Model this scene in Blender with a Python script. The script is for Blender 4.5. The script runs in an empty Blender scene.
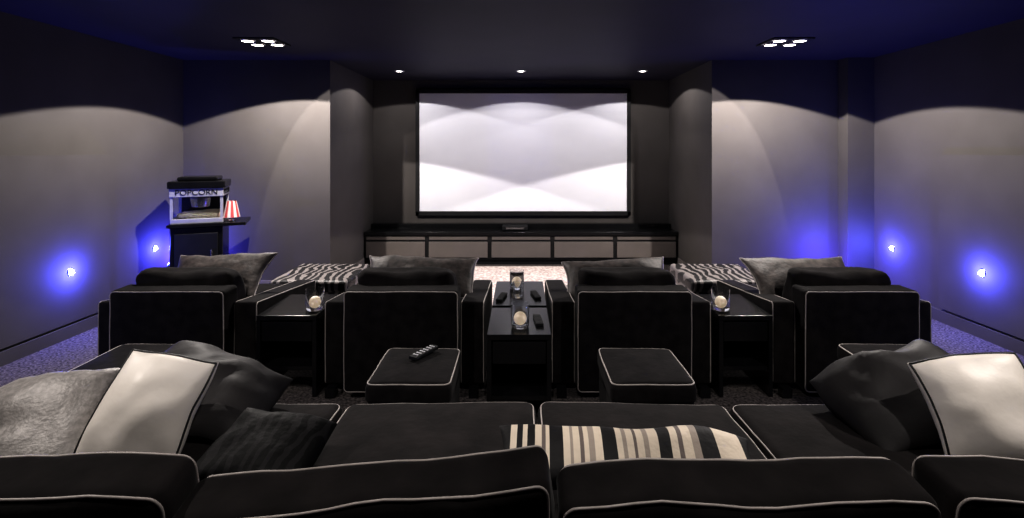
import bpy, math, random
from mathutils import Vector, Matrix, noise
random.seed(3)
R=math.radians
scene=bpy.context.scene
scene.view_settings.view_transform='Standard'
scene.view_settings.look='None'
scene.view_settings.exposure=0.45
scene.view_settings.gamma=0.76
EYE=1.52; CEIL=2.5

# ---------------- materials ----------------
def mat(name,col,rough=0.6,metal=0.0,col2=None,scale=8,bump=0.0,bscale=60,sheen=0.0,emis=None,estr=0,coat=0,spec=0.5,trans=0):
    m=bpy.data.materials.new(name); m.use_nodes=True
    nt=m.node_tree; N=nt.nodes; L=nt.links; b=N['Principled BSDF']
    b.inputs['Base Color'].default_value=(*col,1); b.inputs['Roughness'].default_value=rough
    b.inputs['Metallic'].default_value=metal; b.inputs['Specular IOR Level'].default_value=spec
    b.inputs['Transmission Weight'].default_value=trans
    if sheen:
        b.inputs['Sheen Weight'].default_value=sheen; b.inputs['Sheen Roughness'].default_value=0.4
    if coat: b.inputs['Coat Weight'].default_value=coat
    if emis:
        b.inputs['Emission Color'].default_value=(*emis,1); b.inputs['Emission Strength'].default_value=estr
    tc=N.new('ShaderNodeTexCoord')
    if col2:
        n=N.new('ShaderNodeTexNoise'); n.inputs['Scale'].default_value=scale; n.inputs['Detail'].default_value=5
        L.new(tc.outputs['Object'],n.inputs['Vector'])
        r=N.new('ShaderNodeValToRGB'); r.color_ramp.elements[0].position=0.35; r.color_ramp.elements[1].position=0.65
        r.color_ramp.elements[0].color=(*col,1); r.color_ramp.elements[1].color=(*col2,1)
        L.new(n.outputs['Fac'],r.inputs['Fac']); L.new(r.outputs['Color'],b.inputs['Base Color'])
    if bump:
        n=N.new('ShaderNodeTexNoise'); n.inputs['Scale'].default_value=bscale; n.inputs['Detail'].default_value=4
        L.new(tc.outputs['Object'],n.inputs['Vector'])
        bp=N.new('ShaderNodeBump'); bp.inputs['Strength'].default_value=bump; bp.inputs['Distance'].default_value=0.01
        L.new(n.outputs['Fac'],bp.inputs['Height']); L.new(bp.outputs['Normal'],b.inputs['Normal'])
    return m
WALL=mat('wall_paint',(0.078,0.071,0.067),0.8,col2=(0.086,0.079,0.075),scale=3,bump=0.04,bscale=150,spec=.25)
CEILM=mat('ceiling_paint',(0.020,0.018,0.040),0.6,col2=(0.024,0.021,0.047),scale=2,spec=.3)
CARPET=mat('carpet',(0.035,0.031,0.031),0.95,col2=(0.19,0.165,0.16),scale=60,bump=0.6,bscale=120,spec=.1)
TRIM=mat('trim_paint',(0.18,0.165,0.155),0.5,col2=(0.2,0.18,0.17),scale=4)
VELVET=mat('black_velvet',(0.007,0.006,0.0065),0.85,col2=(0.014,0.012,0.0125),scale=14,bump=0.15,bscale=40,sheen=0.05,spec=0.10)
VELVET2=mat('charcoal_velvet',(0.009,0.0075,0.0075),0.85,col2=(0.018,0.015,0.015),scale=10,bump=0.2,bscale=30,sheen=0.06,spec=0.10)
PIPE=mat('grey_piping',(0.34,0.31,0.29),0.5,col2=(0.42,0.38,0.36),scale=30)
BPIPE=mat('black_piping',(0.008,0.008,0.008),0.5,col2=(0.012,0.012,0.012),scale=30)
BLACK=mat('black_lacquer',(0.006,0.006,0.007),0.22,col2=(0.009,0.009,0.010),scale=5,spec=.35)
BLACKM=mat('black_matte',(0.008,0.008,0.009),0.6,col2=(0.012,0.012,0.013),scale=9,spec=.3)
SATIN=mat('cream_satin',(0.82,0.77,0.71),0.45,col2=(0.87,0.82,0.77),scale=5,bump=0.4,bscale=9,sheen=0.1,spec=.35)
SILK=mat('dark_silk',(0.018,0.016,0.0165),0.6,col2=(0.032,0.029,0.03),scale=7,bump=0.3,bscale=12,spec=.25)
TAUPE=mat('taupe_weave',(0.032,0.026,0.024),0.6,col2=(0.085,0.068,0.062),scale=22,bump=0.3,bscale=40)
SCREEN=mat('screen_fabric',(0.74,0.75,0.79),0.9,col2=(0.76,0.77,0.81),scale=2)
DRAWER=mat('drawer_front',(0.12,0.108,0.10),0.4,col2=(0.14,0.125,0.115),scale=3)
WHITE=mat('white_enamel',(0.6,0.6,0.62),0.4,col2=(0.65,0.65,0.67),scale=5)
CREAMW=mat('machine_enamel',(0.33,0.33,0.35),0.4,col2=(0.38,0.38,0.4),scale=5)
CHROME=mat('steel',(0.6,0.6,0.62),0.25,metal=1,col2=(0.65,0.65,0.67),scale=5)
LAMP=mat('lamp_glow',(1,1,1),0.5,emis=(1,0.95,0.88),estr=12)
BLUE=mat('blue_led',(0.5,0.6,1),0.5,emis=(0.35,0.6,1.0),estr=120)
WAX=mat('candle_wax_glow',(0.88,0.80,0.68),0.5,col2=(0.92,0.85,0.74),scale=20,bump=0.3,bscale=50,emis=(1,.75,.48),estr=.28)  # weak warm emission added to brighten the wax, no flame modelled
GLASS=mat('clear_glass',(0.95,0.97,1),0.03,trans=1)
CORN=mat('popcorn',(0.7,0.6,0.35),0.8,col2=(0.85,0.78,0.55),scale=40,bump=0.8,bscale=60)
RUGM=mat('cream_rug_pile',(0.5,0.38,0.36),0.9,col2=(0.90,0.83,0.78),scale=38,bump=0.6,bscale=80)
RED=mat('red_fabric',(0.45,0.07,0.07),0.8,col2=(0.5,0.09,0.09),scale=20)
CREAMF=mat('cream_fabric',(0.65,0.58,0.54),0.8,col2=(0.68,0.6,0.57),scale=20)

def ramp_mat(name,stops,axis='X',mult=1,off=0.5,rough=0.6,wave=None,fract=False,spec=.4):
    m=bpy.data.materials.new(name); m.use_nodes=True
    nt=m.node_tree; N=nt.nodes; L=nt.links; b=N['Principled BSDF']; b.inputs['Roughness'].default_value=rough
    b.inputs['Specular IOR Level'].default_value=spec
    tc=N.new('ShaderNodeTexCoord'); r=N.new('ShaderNodeValToRGB'); cr=r.color_ramp
    cr.interpolation='CONSTANT'
    while len(cr.elements)<len(stops): cr.elements.new(0.5)
    for i,(p,c) in enumerate(stops):
        cr.elements[i].position=p; cr.elements[i].color=(*c,1)
    if wave:
        w=N.new('ShaderNodeTexWave'); w.inputs['Scale'].default_value=wave[0]; w.inputs['Distortion'].default_value=wave[1]
        w.inputs['Detail'].default_value=1.5; w.inputs['Detail Scale'].default_value=wave[2]
        L.new(tc.outputs['Object'],w.inputs['Vector']); L.new(w.outputs['Fac'],r.inputs['Fac'])
    else:
        s=N.new('ShaderNodeSeparateXYZ'); L.new(tc.outputs['Object'],s.inputs[0])
        a=N.new('ShaderNodeMath'); a.operation='MULTIPLY_ADD'; a.inputs[1].default_value=mult; a.inputs[2].default_value=off
        L.new(s.outputs[axis],a.inputs[0]); o=a.outputs[0]
        L.new(o,r.inputs['Fac'])
    L.new(r.outputs['Color'],b.inputs['Base Color'])
    n=N.new('ShaderNodeTexNoise'); n.inputs['Scale'].default_value=50
    L.new(tc.outputs['Object'],n.inputs['Vector'])
    bp=N.new('ShaderNodeBump'); bp.inputs['Strength'].default_value=0.25; bp.inputs['Distance'].default_value=0.01
    L.new(n.outputs['Fac'],bp.inputs['Height']); L.new(bp.outputs['Normal'],b.inputs['Normal'])
    return m
K=(0.010,0.009,0.010); C=(0.68,0.60,0.50); G=(0.17,0.14,0.13); D=(0.36,0.31,0.27)
ZEBRA=ramp_mat('zebra_hide',[(0,K),(0.62,(0.20,0.18,0.175))],wave=(4.6,9,1.2),rough=0.5)
ZEBRAD=ramp_mat('dark_zebra_satin',[(0,(.004,.004,.004)),(0.6,(0.016,0.015,0.016))],wave=(9,6,1.5),rough=0.65,spec=.15)
ST=[(0,K),(.03,C),(.055,K),(.08,C),(.10,K),(.13,C),(.16,G),(.175,C),(.19,K),(.245,C),(.27,D),(.285,C),(.31,G),(.325,C),(.345,D),(.37,C),(.40,K),(.455,C),(.48,D),(.495,C),(.52,G),(.535,C),(.56,D),(.58,C),(.62,K),(.67,C),(.70,G),(.72,C),(.76,D),(.79,K)]
STRIPE=ramp_mat('striped_weave',ST+[(.86,C),(.97,K)],mult=1/0.62,rough=0.7)

# ---------------- geometry helpers ----------------
def link(o,parent=None):
    scene.collection.objects.link(o)
    if parent: o.parent=parent
    return o
def empty(name,loc,rz=0):
    e=bpy.data.objects.new(name,None); e.empty_display_size=0.1
    e.location=loc; e.rotation_euler=(0,0,rz); link(e); return e
def mesh(name,vs,fs,m,parent=None,smooth=False,loc=(0,0,0),rot=(0,0,0)):
    me=bpy.data.meshes.new(name); me.from_pydata([tuple(v) for v in vs],[],fs); me.update()
    me.materials.append(m)
    if smooth:
        for p in me.polygons: p.use_smooth=True
    o=bpy.data.objects.new(name,me); o.location=loc; o.rotation_euler=rot; link(o,parent); return o
def box(name,x0,x1,y0,y1,z0,z1,m,parent=None,bev=0.0):
    c=((x0+x1)/2,(y0+y1)/2,(z0+z1)/2); h=((x1-x0)/2,(y1-y0)/2,(z1-z0)/2)
    vs=[(sx*h[0],sy*h[1],sz*h[2]) for sx in(-1,1) for sy in(-1,1) for sz in(-1,1)]
    fs=[(0,1,3,2),(4,6,7,5),(0,4,5,1),(2,3,7,6),(0,2,6,4),(1,5,7,3)]
    o=mesh(name,vs,fs,m,parent,loc=c)
    if bev:
        b=o.modifiers.new('bev','BEVEL'); b.width=bev; b.segments=3
    return o
def curve(name,pts,r,m,parent=None,cyc=True,loc=(0,0,0),rot=(0,0,0)):
    cu=bpy.data.curves.new(name,'CURVE'); cu.dimensions='3D'; cu.bevel_depth=r; cu.bevel_resolution=2
    s=cu.splines.new('POLY'); s.points.add(len(pts)-1)
    for i,p in enumerate(pts): s.points[i].co=(p[0],p[1],p[2],1)
    s.use_cyclic_u=cyc; cu.materials.append(m); cu.use_fill_caps=True
    o=bpy.data.objects.new(name,cu); o.location=loc; o.rotation_euler=rot; link(o,parent); return o
def rbox(name,c,s,r,m,parent=None,deform=None,pipes=(),pr=0.004,pm=None,rot=(0,0,0),n=10,wr=0.0,puff=0.0,paxis=2):
    """rounded cushion block"""
    h=[x/2 for x in s]
    def co(hh):
        inn=hh-r; L=[-hh+r*i/4 for i in range(4)]
        L+=[-inn+2*inn*i/n for i in range(n+1)]
        L+=[hh-r*i/4 for i in range(3,-1,-1)]
        return L
    A=[co(x) for x in h]
    seed=Vector((c[0]*3.1,c[1]*2.3,c[2]*5.7))
    def fin(p):
        p=Vector(p)
        if puff:
            a,b=[i for i in range(3) if i!=paxis]
            k=(1-min(1,(p[a]/h[a])**2))*(1-min(1,(p[b]/h[b])**2))
            p[paxis]+=puff*k*(p[paxis]/h[paxis])
        if wr:
            p+=noise.noise_vector(p*4+seed)*wr+noise.noise_vector(p*11+seed)*wr*0.3
        if deform: p=Vector(deform(p))
        return p
    def rnd(p):
        q=Vector([max(-(h[i]-r),min(h[i]-r,p[i])) for i in range(3)]); d=Vector(p)-q
        if d.length>1e-9: p=q+d.normalized()*r
        return Vector(p)
    idx={}; vs=[]; fs=[]
    def V(i,j,k):
        key=(i,j,k)
        if key not in idx:
            idx[key]=len(vs); vs.append(fin(rnd((A[0][i],A[1][j],A[2][k]))))
        return idx[key]
    M=len(A[0])-1
    for i in range(M):
        for j in range(M):
            fs.append((V(i,j,0),V(i,j+1,0),V(i+1,j+1,0),V(i+1,j,0)))
            fs.append((V(i,j,M),V(i+1,j,M),V(i+1,j+1,M),V(i,j+1,M)))
            fs.append((V(i,0,j),V(i+1,0,j),V(i+1,0,j+1),V(i,0,j+1)))
            fs.append((V(i,M,j),V(i,M,j+1),V(i+1,M,j+1),V(i+1,M,j)))
            fs.append((V(0,i,j),V(0,i,j+1),V(0,i+1,j+1),V(0,i+1,j)))
            fs.append((V(M,i,j),V(M,i+1,j),V(M,i+1,j+1),V(M,i,j+1)))
    o=mesh(name,vs,fs,m,parent,True,c,rot)
    for pi,(ax,sg) in enumerate(pipes):
        a,b=[i for i in range(3) if i!=ax]
        k=0.29*r-pr*0.3; ha,hb=h[a]-k,h[b]-k; cr=r; pts=[]
        cor=[(1,1,0),(-1,1,90),(-1,-1,180),(1,-1,270)]
        raw=[]
        for sa,sb,a0 in cor:
            for q in range(6):
                t=R(a0+q*18); raw.append((sa*(ha-cr)+cr*math.cos(t),sb*(hb-cr)+cr*math.sin(t)))
        full=[]
        for i in range(len(raw)):
            p,q=raw[i],raw[(i+1)%len(raw)]; full.append(p)
            dl=math.dist(p,q); nn=int(dl/0.05)
            for t in range(1,nn+1): full.append((p[0]+(q[0]-p[0])*t/(nn+1),p[1]+(q[1]-p[1])*t/(nn+1)))
        for (u,v) in full:
            p=[0,0,0]; p[a]=u; p[b]=v; p[ax]=sg*(h[ax]-k); pts.append(fin(p))
        curve(name+'_piping_%d'%pi,pts,pr,pm or PIPE,parent,True,c,rot)
    return o
def pillow(name,loc,w,hh,t,rot,m,pm=None,pr=0.004,wr=0.012,pinch=0.1,n=26,parent=None,pw=0.42,inset=0):
    e=empty(name,loc)
    seed=Vector((loc[0]*7+3,loc[1]*5,loc[2]*9))
    def P(u,v,s):
        x=w/2*u*(1-pinch*(1-v*v)); y=hh/2*v*(1-pinch*(1-u*u))
        th=(max(0,(1-u*u))*max(0,(1-v*v)))**pw
        p=Vector((x,y,s*t/2*th))
        nv=noise.noise_vector(Vector((x,y,0))*6+seed)*wr+noise.noise_vector(Vector((x,y,s*.3))*16+seed)*wr*0.5*th
        return p+nv
    vs=[];fs=[];W=n+1
    us=[math.sin(math.pi/2*(-1+2*i/n)) for i in range(W)]
    for s in(1,-1):
        for j in range(W):
            for i in range(W): vs.append(P(us[i],us[j],s))
    o2=W*W
    for j in range(n):
        for i in range(n):
            a=j*W+i; fs.append((a,a+1,a+W+1,a+W)); fs.append((o2+a,o2+a+W,o2+a+W+1,o2+a+1))
    mesh('cushion_body',vs,fs,m,e,True,(0,0,0),rot)
    if pm:
        q=1-inset; sg=1 if inset else 0
        pts=[P(u*q,-q,sg) for u in us[:-1]]+[P(q,v*q,sg) for v in us[:-1]]+[P(u*q,q,sg) for u in us[::-1][:-1]]+[P(-q,v*q,sg) for v in us[::-1][:-1]]
        curve('edge_piping',pts,pr,pm,e,True,(0,0,0),rot)
    return e
def lathe(name,prof,m,parent,loc=(0,0,0),n=32,cap=True,rot=(0,0,0),m2=None):
    vs=[];fs=[];k=len(prof)
    for i in range(n):
        a=2*math.pi*i/n
        for (r,z) in prof: vs.append((r*math.cos(a),r*math.sin(a),z))
    for i in range(n):
        for j in range(k-1):
            a=i*k+j; b=((i+1)%n)*k+j; fs.append((a,b,b+1,a+1))
    if cap:
        fs.append(tuple(i*k for i in range(n))[::-1]); fs.append(tuple(i*k+k-1 for i in range(n)))
    o=mesh(name,vs,fs,m,parent,True,loc,rot)
    if m2:
        o.data.materials.append(m2)
        for i in range(n):
            if (i//2)%2:
                for j in range(k-1): o.data.polygons[i*(k-1)+j].material_index=1
    e=o.modifiers.new('es','EDGE_SPLIT'); e.split_angle=R(40)
    return o

# ---------------- room ----------------
XL,XR=-3.68,3.74; YR=5.58; YF=7.2; XI=2.08; YB=-1.6
box('floor',XL-.1,XR+.1,YB-.1,YF+.1,-.1,0,CARPET)
box('trim_platform',XL,XR,YB,1.95,0,.2,CARPET)
box('ceiling',XL-.1,XR+.1,YB-.1,YF+.1,CEIL,CEIL+.1,CEILM)
box('wall_left',XL-.1,XL,YB,YF,0,CEIL,WALL)
box('wall_right',XR,XR+.1,YB,YF,0,CEIL,WALL)
box('wall_back',XL-.1,XR+.1,YB-.1,YB,0,CEIL,WALL)
box('wall_front',-XI,XI,YF,YF+.1,0,CEIL,WALL)
box('wall_front_left',XL,-XI,YR,YF+.1,0,CEIL,WALL)
box('wall_front_right',XI,XR,YR,YF+.1,0,CEIL,WALL)
box('wall_column',3.46,XR,5.42,YR,0,CEIL,WALL)
box('trim_left',XL,XL+.03,1.0,4.55,0.12,1.48,WALL)
box('trim_right',XR-.03,XR,1.0,4.55,0.12,1.48,WALL)
bt=.018
box('baseboard_left',XL,XL+.034,YB,YR,0,.1,WALL)
box('baseboard_right',XR-.034,XR,YB,5.42,0,.1,WALL)
box('baseboard_front_left',XL,-XI,YR-bt,YR,0,.1,TRIM)
box('baseboard_front_right',XI,3.46,YR-bt,YR,0,.1,TRIM)
box('baseboard_recess_left',-XI,-XI+bt,YR,6.74,0,.1,TRIM)
box('baseboard_recess_right',XI-bt,XI,YR,6.74,0,.1,TRIM)
rbox('cream_rug',(0,5.75,.012),(3.6,1.7,.024),.011,RUGM,None)

# ---------------- projection screen ----------------
sc=empty('projection_screen',(0.03,YF-.04,1.485))
sw,sh=1.50,.88
box('screen_surface',-sw+.05,sw-.05,-.01,.0,-sh+.05,sh-.05,SCREEN,sc)
for nm,a in(('frame_top',(-sw,sw,-.03,.04,sh-.055,sh)),('frame_bottom',(-sw,sw,-.03,.04,-sh,-sh+.06)),
            ('frame_left',(-sw,-sw+.05,-.03,.04,-sh,sh)),('frame_right',(sw-.05,sw,-.03,.04,-sh,sh))):
    box(nm,*a,BLACKM,sc,0.004)

# ---------------- media console ----------------
mc=empty('media_console',(0,6.97,0))
W2=XI-.01
box('plinth',-W2,W2,-.17,.22,0,.07,BLACKM,mc)
box('carcass',-W2,W2,-.20,.22,.07,.40,BLACKM,mc)
box('top',-W2,W2,-.24,.22,.40,.44,BLACK,mc,.004)
box('back_ledge',-W2,W2,.10,.22,.44,.50,BLACK,mc,.004)
for i in range(5):
    w=2*W2/5; x=-W2+i*w
    box('drawer_%d'%(i+1),x+.025,x+w-.025,-.225,-.20,.10,.31,DRAWER,mc,.006)
    box('upper_rail_%d'%(i+1),x+.03,x+w-.03,-.212,-.20,.335,.375,DRAWER,mc)  # thin rail above each drawer, in the drawer-front finish
av=empty('media_player',(-0.08,6.93,.441))
box('case',-.17,.17,-.1,.1,0.008,.06,BLACKM,av,.004); box('front_panel',-.12,.12,-.103,-.1,.02,.045,CHROME,av)
for x in(-.13,.13): box('foot',x-.02,x+.02,-.08,.08,0,.008,BLACKM,av)

# ---------------- ceiling lights ----------------
def spot(parent,loc,e,size,blend,col=(1,.94,.89),rad=.015,rot=(0,0,0)):
    l=bpy.data.lights.new('lamp_beam','SPOT'); l.energy=e; l.spot_size=R(size); l.spot_blend=blend; l.color=col; l.shadow_soft_size=rad
    o=bpy.data.objects.new('lamp_beam',l); o.location=loc; o.rotation_euler=rot; link(o,parent)
def point(parent,loc,e,col,rad=.03):
    l=bpy.data.lights.new('led_light','POINT'); l.energy=e; l.color=col; l.shadow_soft_size=rad
    o=bpy.data.objects.new('led_light',l); o.location=loc; link(o,parent)
for x in(-1.51,0.0,1.51):
    e=empty('recessed_downlight',(x,6.35,CEIL))
    lathe('bezel',[(.035,-.001),(.04,-.008),(.06,-.006),(.065,0)],WHITE,e,cap=False)
    lathe('lens',[(.0,-.004),(.038,-.004)],LAMP,e,cap=False)
    spot(e,(0,0,-.03),27 if x else 20,142,.04,(1,.95,.94))
def cluster(x,y,en,sz=136,aim=None):
    e=empty('recessed_spotlight_cluster',(x,y,CEIL))
    box('housing',-.18,.18,-.17,.17,-.012,0,BLACKM,e,.003)
    for i,(a,b) in enumerate(((-.09,-.085),(.09,-.085),(-.09,.085),(.09,.085))):
        lathe('bezel_%d'%i,[(.048,-.012),(.052,-.02),(.066,-.018),(.07,-.012)],CHROME,e,(a,b,0),cap=False)
        lathe('lens_%d'%i,[(0,-.016),(.05,-.016)],LAMP,e,(a,b,0),cap=False)
    spot(e,(0,0,-.04),en,sz,.035)
    if aim:
        d=Vector((aim-x,7.16-y,0)).normalized(); t=R(40)
        v=Vector((d.x*math.sin(t),d.y*math.sin(t),-math.cos(t)))
        spot(e,(0,0,-.045),62,90,.05,rot=v.to_track_quat('-Z','Y').to_euler())
cluster(-2.33,4.62,270,136,.65); cluster(2.38,4.62,270,136,-.65)
cluster(-2.1,1.3,84,110); cluster(2.1,1.3,84,110)
cluster(0,.9,40,110)

# ---------------- blue wall lights ----------------
def bluelight(x,y,s,e=22):
    p=empty('blue_wall_light',(x,y,.53))
    lathe('bezel',[(.022,0),(.03,.006),(.036,0)],CHROME,p,rot=(0,R(90)*s,0),cap=False)
    lathe('lens',[(0,.012),(.014,.010),(.022,.004)],BLUE,p,rot=(0,R(90)*s,0),cap=False)
    point(p,(s*.10,0,0),e,(.09,.10,1.0),.02)
bluelight(XL+.03,4.15,1); bluelight(XL,5.15,1,17)
bluelight(XR-.03,4.12,-1); bluelight(XR,5.16,-1,17)
for y in(2.6,1.2): bluelight(XL+.03,y,1,7); bluelight(XR-.03,y,-1,7)
def uplight(x,y):
    p=empty('blue_floor_uplight',(x,y,0))
    lathe('base',[(.06,0),(.06,.02),(.02,.03),(.02,.2)],BLACKM,p)
    lathe('shade',[(.03,.18),(.045,.2),(.05,.36),(.045,.36),(.04,.22)],BLACKM,p)
    lathe('lens',[(0,.33),(.043,.33)],BLUE,p,cap=False)
    point(p,(0,0,.42),42,(.11,.08,1.0),.03)
uplight(3.2,5.25); uplight(-3.52,5.44)

# ---------------- armchairs ----------------
def armchair(cx,y0=3.1,rz=0):
    e=empty('armchair',(cx,y0,0),rz)
    q=.0035
    rbox('back_panel',(0,.085,.355),(.70,.17,.62),.025,VELVET,e,pipes=[(1,-1)],pr=q,wr=.005)
    sl=lambda p:(p[0],p[1],p[2]-max(0,(p[1]+.45))*.10*(1 if p[2]>0 else 0))
    for s,nm in((-1,'arm_left'),(1,'arm_right')):
        rbox(nm,(s*.425,.56,.31),(.15,.92,.52),.022,VELVET,e,deform=sl,pipes=[(0,-1),(0,1)],pr=q,wr=.003)
    rbox('seat_base',(0,.56,.19),(.70,.86,.24),.02,VELVET,e)
    rbox('seat_cushion',(0,.60,.38),(.68,.80,.15),.04,VELVET,e,pipes=[(2,1)],pr=q,puff=.02,wr=.005)
    rbox('back_cushion',(.0,.26,.56),(.64,.19,.36),.06,VELVET2,e,pipes=[],puff=.03,paxis=1,wr=.03,rot=(R(8),0,0))
    for x in(-.44,.44):
        for y in(.06,.95): box('foot',x-.03,x+.03,y-.03,y+.03,0,.06,BLACK,e)
    return e
armchair(-2.15); armchair(-.73); armchair(.69); armchair(2.07)
pillow('throw_pillow',(-2.14,3.60,.64),.76,.36,.14,(R(44),R(-3),R(-8)),TAUPE,PIPE,.0045,.02)
pillow('throw_pillow',(-.70,3.60,.63),.78,.34,.14,(R(42),R(3),R(4)),TAUPE,PIPE,.0045,.02)
pillow('throw_pillow',(.66,3.60,.61),.74,.34,.14,(R(42),R(-4),R(-4)),TAUPE,PIPE,.0045,.02)
pillow('throw_pillow',(1.99,3.62,.62),.80,.34,.14,(R(42),R(1),R(6)),TAUPE,PIPE,.0045,.015)

# ---------------- ottomans ----------------
def ottoman(name,x,y,w,d,h,m=VELVET,base=0,pm=PIPE):
    e=empty(name,(x,y,base))
    rbox('body',(0,0,.05+(h-.13)/2),(w-.02,d-.02,h-.13),.02,m,e)
    rbox('top_cushion',(0,0,h-.05),(w,d,.10),.03,m,e,pipes=[(2,1)] if pm else [],pr=.0036,pm=pm,puff=.012,wr=.004)
    for sx in(-1,1):
        for sy in(-1,1): box('foot',sx*(w/2-.05)-.02,sx*(w/2-.05)+.02,sy*(d/2-.05)-.02,sy*(d/2-.05)+.02,0,.06,BLACK,e)
    return e
ottoman('footstool',-.52,2.56,.40,.44,.45)
ottoman('footstool',.61,2.56,.40,.44,.45)
ottoman('footstool',-1.95,2.62,.52,.44,.45)
ottoman('footstool',2.0,2.62,.52,.44,.45)
ottoman('zebra_ottoman',-1.76,4.55,.66,.66,.44,ZEBRA,pm=None)
ottoman('zebra_ottoman',1.74,4.55,.66,.66,.44,ZEBRA,pm=None)

# ---------------- side tables ----------------
def table(name,x0,x1,y0,y1,h):
    e=empty(name,((x0+x1)/2,(y0+y1)/2,0)); w=(x1-x0)/2; d=(y1-y0)/2
    box('top',-w,w,-d,d,h-.03,h,BLACK,e,.003)
    box('side_left',-w,-w+.025,-d,d,0,h-.03,BLACK,e); box('side_right',w-.025,w,-d,d,0,h-.03,BLACK,e)
    box('shelf',-w+.025,w-.025,-d+.01,d,.16,.185,BLACK,e); box('back',-w+.025,w-.025,d-.02,d,.185,h-.03,BLACKM,e)
    box('drawer_front',-w+.03,w-.03,-d+.005,-d+.02,h-.16,h-.04,BLACK,e,.002)
    return e
table('side_table',-.185,.165,2.77,3.25,.52); table('side_table',-.185,.165,3.29,3.9,.52)
table('side_table',-1.63,-1.26,3.15,3.62,.50); table('side_table',1.22,1.55,3.15,3.62,.50)

def candle(x,y,z,r=.055):
    e=empty('glass_candle_holder',(x,y,z+.001))
    lathe('glass',[(.0,.0),(r*.9,.0),(r,.01),(r*1.05,.13),(r*1.0,.13),(r*.95,.02),(0,.012)],GLASS,e,cap=False)
    q=.036
    pr=[(q*math.sin(R(a)),.014+q-q*math.cos(R(a))) for a in range(0,181,12)]
    lathe('ball_candle',[(max(a,.0005),b) for a,b in pr],WAX,e)
    curve('wick',[(0,0,.084),(.002,0,.094)],.0012,BLACKM,e,False)
candle(-.005,2.90,.52,.05)
candle(-1.32,3.28,.50); candle(1.28,3.28,.50)
t=empty('glass_tumbler',(-.02,3.48,.521))
lathe('glass',[(0,0),(.034,0),(.04,.1),(.036,.1),(.031,.012),(0,.012)],GLASS,t,cap=False)
candle(-.03,3.7,.52,.05)
def remote(x,y,z,rz,m=BLACKM,btn=WHITE,s=1):
    e=empty('remote_control',(x,y,z),rz)
    box('body',-.022*s,.022*s,-.085*s,.085*s,0,.018,m,e,.004)
    for i in range(6):
        for j in(-1,0,1): box('button',j*.012-.004,j*.012+.004,-.06*s+i*.024*s-.004,-.06*s+i*.024*s+.004,.018,.021,btn,e)
DB=mat('dark_button',(.03,.03,.03),.5,col2=(.04,.04,.04))
remote(-.50,2.64,.468,R(-30),BLACKM,WHITE,1.05)
remote(.10,2.98,.521,R(5),BLACKM,DB); remote(.10,3.5,.521,R(10),BLACKM,DB); remote(-.13,3.45,.521,R(-10),BLACKM,DB)

# ---------------- sofa ----------------
s=empty('sofa',(0,0,.2))
xs=[-1.9,-1.25,-.60,.055,.70,1.35,2.0]
rbox('base',(.05,1.22,.17),(3.9,1.0,.26),.03,VELVET,s)
rbox('back_frame',(.05,.72,.30),(4.1,.14,.54),.03,VELVET,s)
for x,nm in((-2.03,'arm_left'),(2.13,'arm_right')): rbox(nm,(x,1.2,.32),(.2,1.08,.58),.03,VELVET,s,pipes=[(0,-1),(0,1)],pr=.004)
for i in range(6):
    a,b=xs[i],xs[i+1]
    rbox('seat_cushion_%d'%i,((a+b)/2,1.36,.385),(b-a-.006,.80,.15),.035,VELVET2,s,pipes=[(2,1)],pr=.0024,puff=.018,wr=.006)
BC=[(-1.58,.64,0,.035),(-.90,.64,0,0.032),(-.255,.63,-5,.018),(.372,.62,-1.0,.018),(1.03,.64,-1,.028),(1.68,.64,0,.03)]
for i,(x,w,roll,dz) in enumerate(BC):
    rbox('back_cushion_%d'%i,(x,.90,.555+dz),(w,.105,.36),.022,VELVET2,s,pipes=[(1,-1),(1,1)],pr=.0026,puff=.03,paxis=1,wr=.016,rot=(R(7),R(roll),0))
for x in(-1.85,0,1.95):
    for y in(.8,1.65): box('foot',x-.04,x+.04,y-.04,y+.04,0,.05,BLACK,s)

# cushions on sofa
pillow('white_satin_cushion',(-1.02,1.41,.81),.24,.29,.12,(R(55),R(13),R(8)),SATIN,BPIPE,.0032,.018,pinch=.03,inset=.03)
pillow('white_satin_cushion',(1.28,1.42,.805),.28,.27,.12,(R(55),R(-10),R(-10)),SATIN,BPIPE,.0032,.018,pinch=.03,inset=.03)
SIL=mat('silver_satin_weave',(0.20,0.187,0.178),0.5,metal=.1,col2=(0.30,0.28,0.268),scale=70,bump=.2,bscale=110)
pillow('silver_cushion',(-1.36,1.40,.755),.42,.30,.15,(R(28),R(-6),R(12)),SIL,None,wr=.03,pinch=.05)
pillow('dark_silk_cushion',(-1.02,1.64,.75),.46,.34,.17,(R(10),R(14),R(-5)),SILK,None,wr=.03,pinch=.02,pw=.5)
pillow('dark_silk_cushion',(1.22,1.62,.745),.46,.36,.19,(R(12),R(-12),R(5)),SILK,None,wr=.03,pinch=.02,pw=.5)
pillow('dark_zebra_cushion',(-.68,1.38,.715),.30,.24,.11,(R(14),R(5),R(-8)),ZEBRAD,None,wr=.02,pinch=.04)
pillow('striped_cushion',(.262,1.28,.748),.64,.155,.11,(R(22),R(1),R(-2)),STRIPE,None,wr=.016,pinch=.04)

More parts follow.
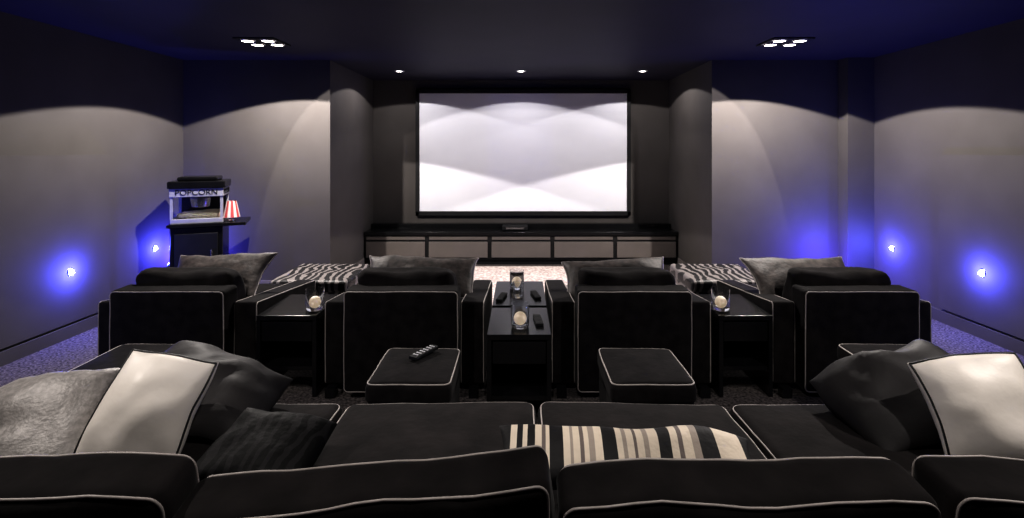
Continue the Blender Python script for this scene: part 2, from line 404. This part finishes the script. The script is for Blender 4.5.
# ---------------- popcorn machine ----------------
p=empty('popcorn_machine',(-3.19,5.1,0),R(22))
box('cart_body',-.22,.22,-.2,.2,.2,.78,BLACK,p,.01)
box('cart_shelf',-.24,.42,-.22,.22,.78,.81,BLACK,p,.004)
box('shelf_trim',-.24,.42,-.225,-.22,.785,.805,BLACK,p)
box('cart_door',-.18,.18,-.212,-.2,.25,.72,BLACKM,p,.006)
box('door_handle',.12,.135,-.235,-.212,.42,.56,CHROME,p,.003)
for x in(-.18,.18):
    for y in(-.16,.16): lathe('leg',[(.015,0.0),(.015,.22)],CHROME,p,(x,y,0))
def wheel(x,y,r,nm):
    curve(nm,[(x,y+r*math.cos(R(a)),r+.012+r*math.sin(R(a))) for a in range(0,360,12)],.012,CHROME,p)
    for a in range(0,180,30):
        c_,s_=math.cos(R(a))*r,math.sin(R(a))*r
        curve(nm+'_spoke',[(x,y+c_,r+.012+s_),(x,y-c_,r+.012-s_)],.005,CHROME,p,False)
wheel(.26,.0,.2,'wheel_right'); wheel(-.26,.0,.2,'wheel_left')
hw=.22
box('machine_base',-hw,hw,-.19,.19,.81,.86,CREAMW,p,.006)
for x in(-hw+.012,hw-.012):
    for y in(-.175,.175): box('corner_post',x-.012,x+.012,y-.012,y+.012,.86,1.07,CREAMW,p)
box('glass_front',-hw+.025,hw-.025,-.178,-.174,.86,1.07,GLASS,p)
box('inner_back',-hw+.025,hw-.025,.165,.175,.86,1.07,BLACKM,p)
box('sign_band',-hw-.005,hw+.005,-.195,.195,1.07,1.15,CREAMW,p,.004)
box('roof',-hw-.02,hw+.02,-.21,.21,1.15,1.22,BLACK,p,.012); box('roof_top',-.17,.17,-.16,.16,1.22,1.26,BLACK,p,.015)
lathe('kettle',[(.03,0),(.08,.01),(.09,.09),(.085,.1),(.02,.11)],CHROME,p,(0,.0,.95)); curve('kettle_rod',[(0,0,1.05),(0,0,1.09)],.008,CHROME,p,False)
rbox('popcorn_heap',(0,0,.885),(.34,.30,.05),.02,CORN,p,wr=.02,puff=.02)
def text(s_,loc,rot,size,m,parent):
    cu=bpy.data.curves.new('sign_text','FONT'); cu.body=s_; cu.size=size; cu.align_x='CENTER'; cu.align_y='CENTER'; cu.extrude=.001
    cu.materials.append(m); o=bpy.data.objects.new('sign_text',cu); o.location=loc; o.rotation_euler=rot; link(o,parent)
text('POPCORN',(0,-.1975,1.11),(R(90),0,0),.075,BLACKM,p)
text('POPCORN',(hw+.0075,0,1.11),(R(90),0,R(90)),.07,BLACKM,p)
tl=empty('striped_table_lamp',(-2.90,5.13,.811))
lathe('base',[(.04,0),(.04,.01),(.006,.02),(.006,.07)],CHROME,tl)
lathe('shade',[(.078,.04),(.045,.2)],CREAMF,tl,cap=False,m2=RED)

# ---------------- world + camera ----------------
w=bpy.data.worlds.new('world'); scene.world=w; w.use_nodes=True
w.node_tree.nodes['Background'].inputs[0].default_value=(.01,.01,.02,1); w.node_tree.nodes['Background'].inputs[1].default_value=.1
cam=bpy.data.cameras.new('camera'); co=bpy.data.objects.new('camera',cam); link(co)
co.location=(0,0,EYE); co.rotation_euler=(R(90),0,0)
cam.sensor_width=36; cam.lens=18; cam.shift_x=-9/1024; cam.shift_y=-109/1024; cam.clip_start=.02
scene.camera=co
